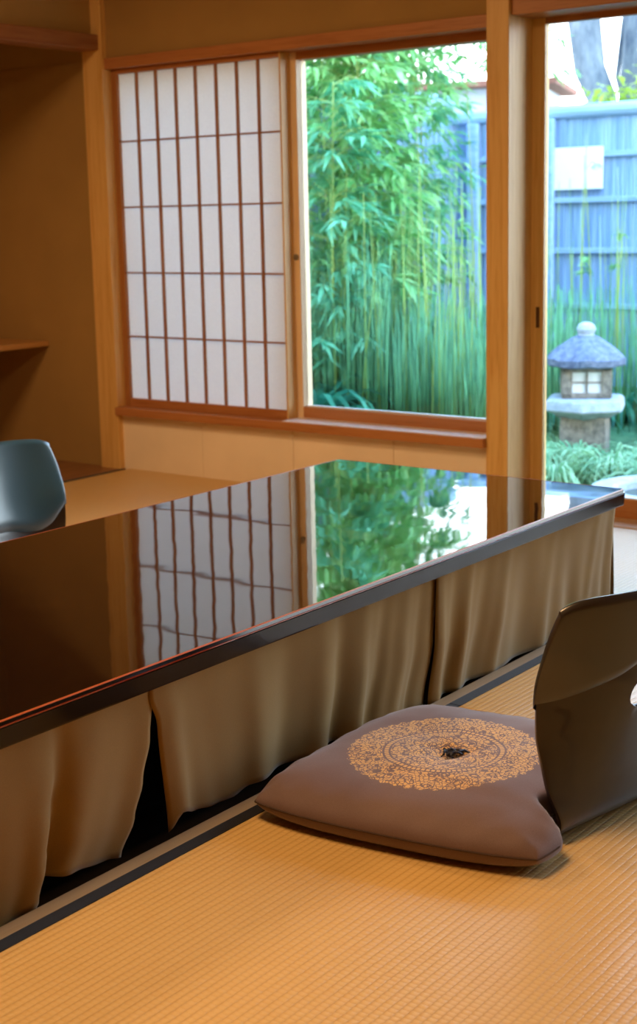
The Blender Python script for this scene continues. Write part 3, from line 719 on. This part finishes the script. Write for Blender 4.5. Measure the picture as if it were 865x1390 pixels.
def clump(x, y, lab, n=150, L=.42, w=.008, mat='grassm', seed=0, cat='grass clump', name='mondo_grass', up=(1.0, 1.9)):
    rnd = random.Random(seed); V = []; F = []
    for _ in range(n):
        a = rnd.uniform(0, 2*PI); r0 = rnd.uniform(0, .06); l = L*rnd.uniform(.6, 1.15); d = Vector((math.cos(a), math.sin(a), 0)); s = Vector((-d.y, d.x, 0)); u0 = rnd.uniform(*up); p = d*r0
        K = 6; base = len(V); out = rnd.uniform(.5, 1.0)
        for k in range(K+1):
            t = k/K; q = p+d*(l*out*t)+Vector((0, 0, l*(u0*t-(u0+.25)*t*t*.95)*.62)); ww = w*(1-t**2.2)+.0006
            V += [tuple(q+s*ww), tuple(q-s*ww+Vector((0, 0, ww*.5)))]
        for k in range(K): i = base+2*k; F.append((i, i+1, i+3, i+2))
    o = pydata(name, V, F, M[mat], None, False, None, False); o.location = (x, y, GZ+.01)
    tag(o, lab, cat, 'grass clumps around the lantern' if cat == 'grass clump' else 'leafy shrubs under the bamboo'); return o
gl = [(1.04, 2.42), (1.30, 2.30), (.86, 2.25), (1.45, 2.75), (1.48, 2.45), (1.15, 1.95), (1.62, 2.15), (.60, 2.45), (1.38, 2.95), (.45, 2.85), (1.75, 2.6), (.45, 2.4), (1.9, 2.2)]
for i, (x, y) in enumerate(gl):
    clump(x, y, 'arching green grass clump growing in front of the stone lantern', 150, .40, .0065, 'grassm', 100+i, up=(1.3, 2.5))
sl = [(-1.35, 2.45), (-1.15, 2.25), (-1.0, 2.65), (-.75, 2.35), (-1.55, 2.75), (-1.28, 2.95), (-1.62, 3.3), (-1.45, 3.05), (-1.3, 3.35), (-1.8, 3.75), (-1.5, 3.6), (-1.1, 3.0), (.28, 3.7), (1.35, 3.5), (1.6, 3.9), (1.1, 4.0), (.4, 4.3)]
for i, (x, y) in enumerate(sl):
    clump(x, y, 'low broad-leaved shrub at the foot of the bamboo' if x < 0 else 'low broad-leaved shrub behind the stone lantern', 110, .80 if x < 0 else .40, .026, 'shrub', 200+i, 'shrub', 'leafy_shrub', (1.6, 2.9))

# trees and a neighbouring house beyond the fence
def tree(x, y, lab, pts, rad, leaves, seed):
    r = empty('garden_tree', (x, y, GZ)); tag(r, lab, 'tree'); b = B()
    for P, R_ in zip(pts, rad): b.tube(P, R_, 12)
    o = b.build('trunk', M['bark'], r, True)
    lf = B(); rnd = random.Random(seed)
    for (cx, cy, cz, rr, n) in leaves:
        for _ in range(n):
            v = Vector((rnd.gauss(0, 1), rnd.gauss(0, 1), rnd.gauss(0, 1)))*rr*.5; l = rnd.uniform(.09, .16)
            lf.leaf(Vector((cx, cy, cz))+v, Vector((rnd.uniform(-1, 1), rnd.uniform(-1, 1), rnd.uniform(-.8, .3))), Vector((0, .3, 1)), l, l*.24)
    if leaves: lf.build('foliage', M['yleaf'], r)
tree(-1.78, 8.5, 'thick grey tree trunk rising behind the back fence', [[(0, 0, -.1), (0, 0, 2.2), (-.02, 0, 2.45), (-.16, 0, 2.75), (-.24, 0, 3.3), (-.2, 0, 5.0)], [(-.0, 0, 2.3), (-.25, .05, 2.95), (-.5, .1, 3.6)]],
     [[.17, .145, .14, .15, .16, .13], [.05, .04, .03]], [(.12, -.3, 2.42, .22, 60), (.3, -.2, 2.38, .2, 50), (-.5, .2, 5.0, .9, 300)], 4)
tree(-1.64, 8.9, 'second forked tree trunk at the right edge behind the fence', [[(-.05, 0, -.1), (-.05, 0, 2.4), (-.02, 0, 2.9), (.1, 0, 4.8)], [(.0, 0, 2.5), (.22, 0, 3.0), (.55, 0, 3.8)], [(-.05, 0, 2.2), (-.2, 0, 2.7), (-.1, 0, 3.6)]],
     [[.16, .13, .12, .10], [.09, .07, .05], [.03, .025, .02]], [(.42, -.4, 2.55, .28, 90), (.6, .1, 4.6, .9, 300)], 5)
nh = empty('neighbour_house', (-2.62, 9.0, GZ), .35); tag(nh, 'pale neighbouring house wall with a brown eave beyond the garden fence', 'house')
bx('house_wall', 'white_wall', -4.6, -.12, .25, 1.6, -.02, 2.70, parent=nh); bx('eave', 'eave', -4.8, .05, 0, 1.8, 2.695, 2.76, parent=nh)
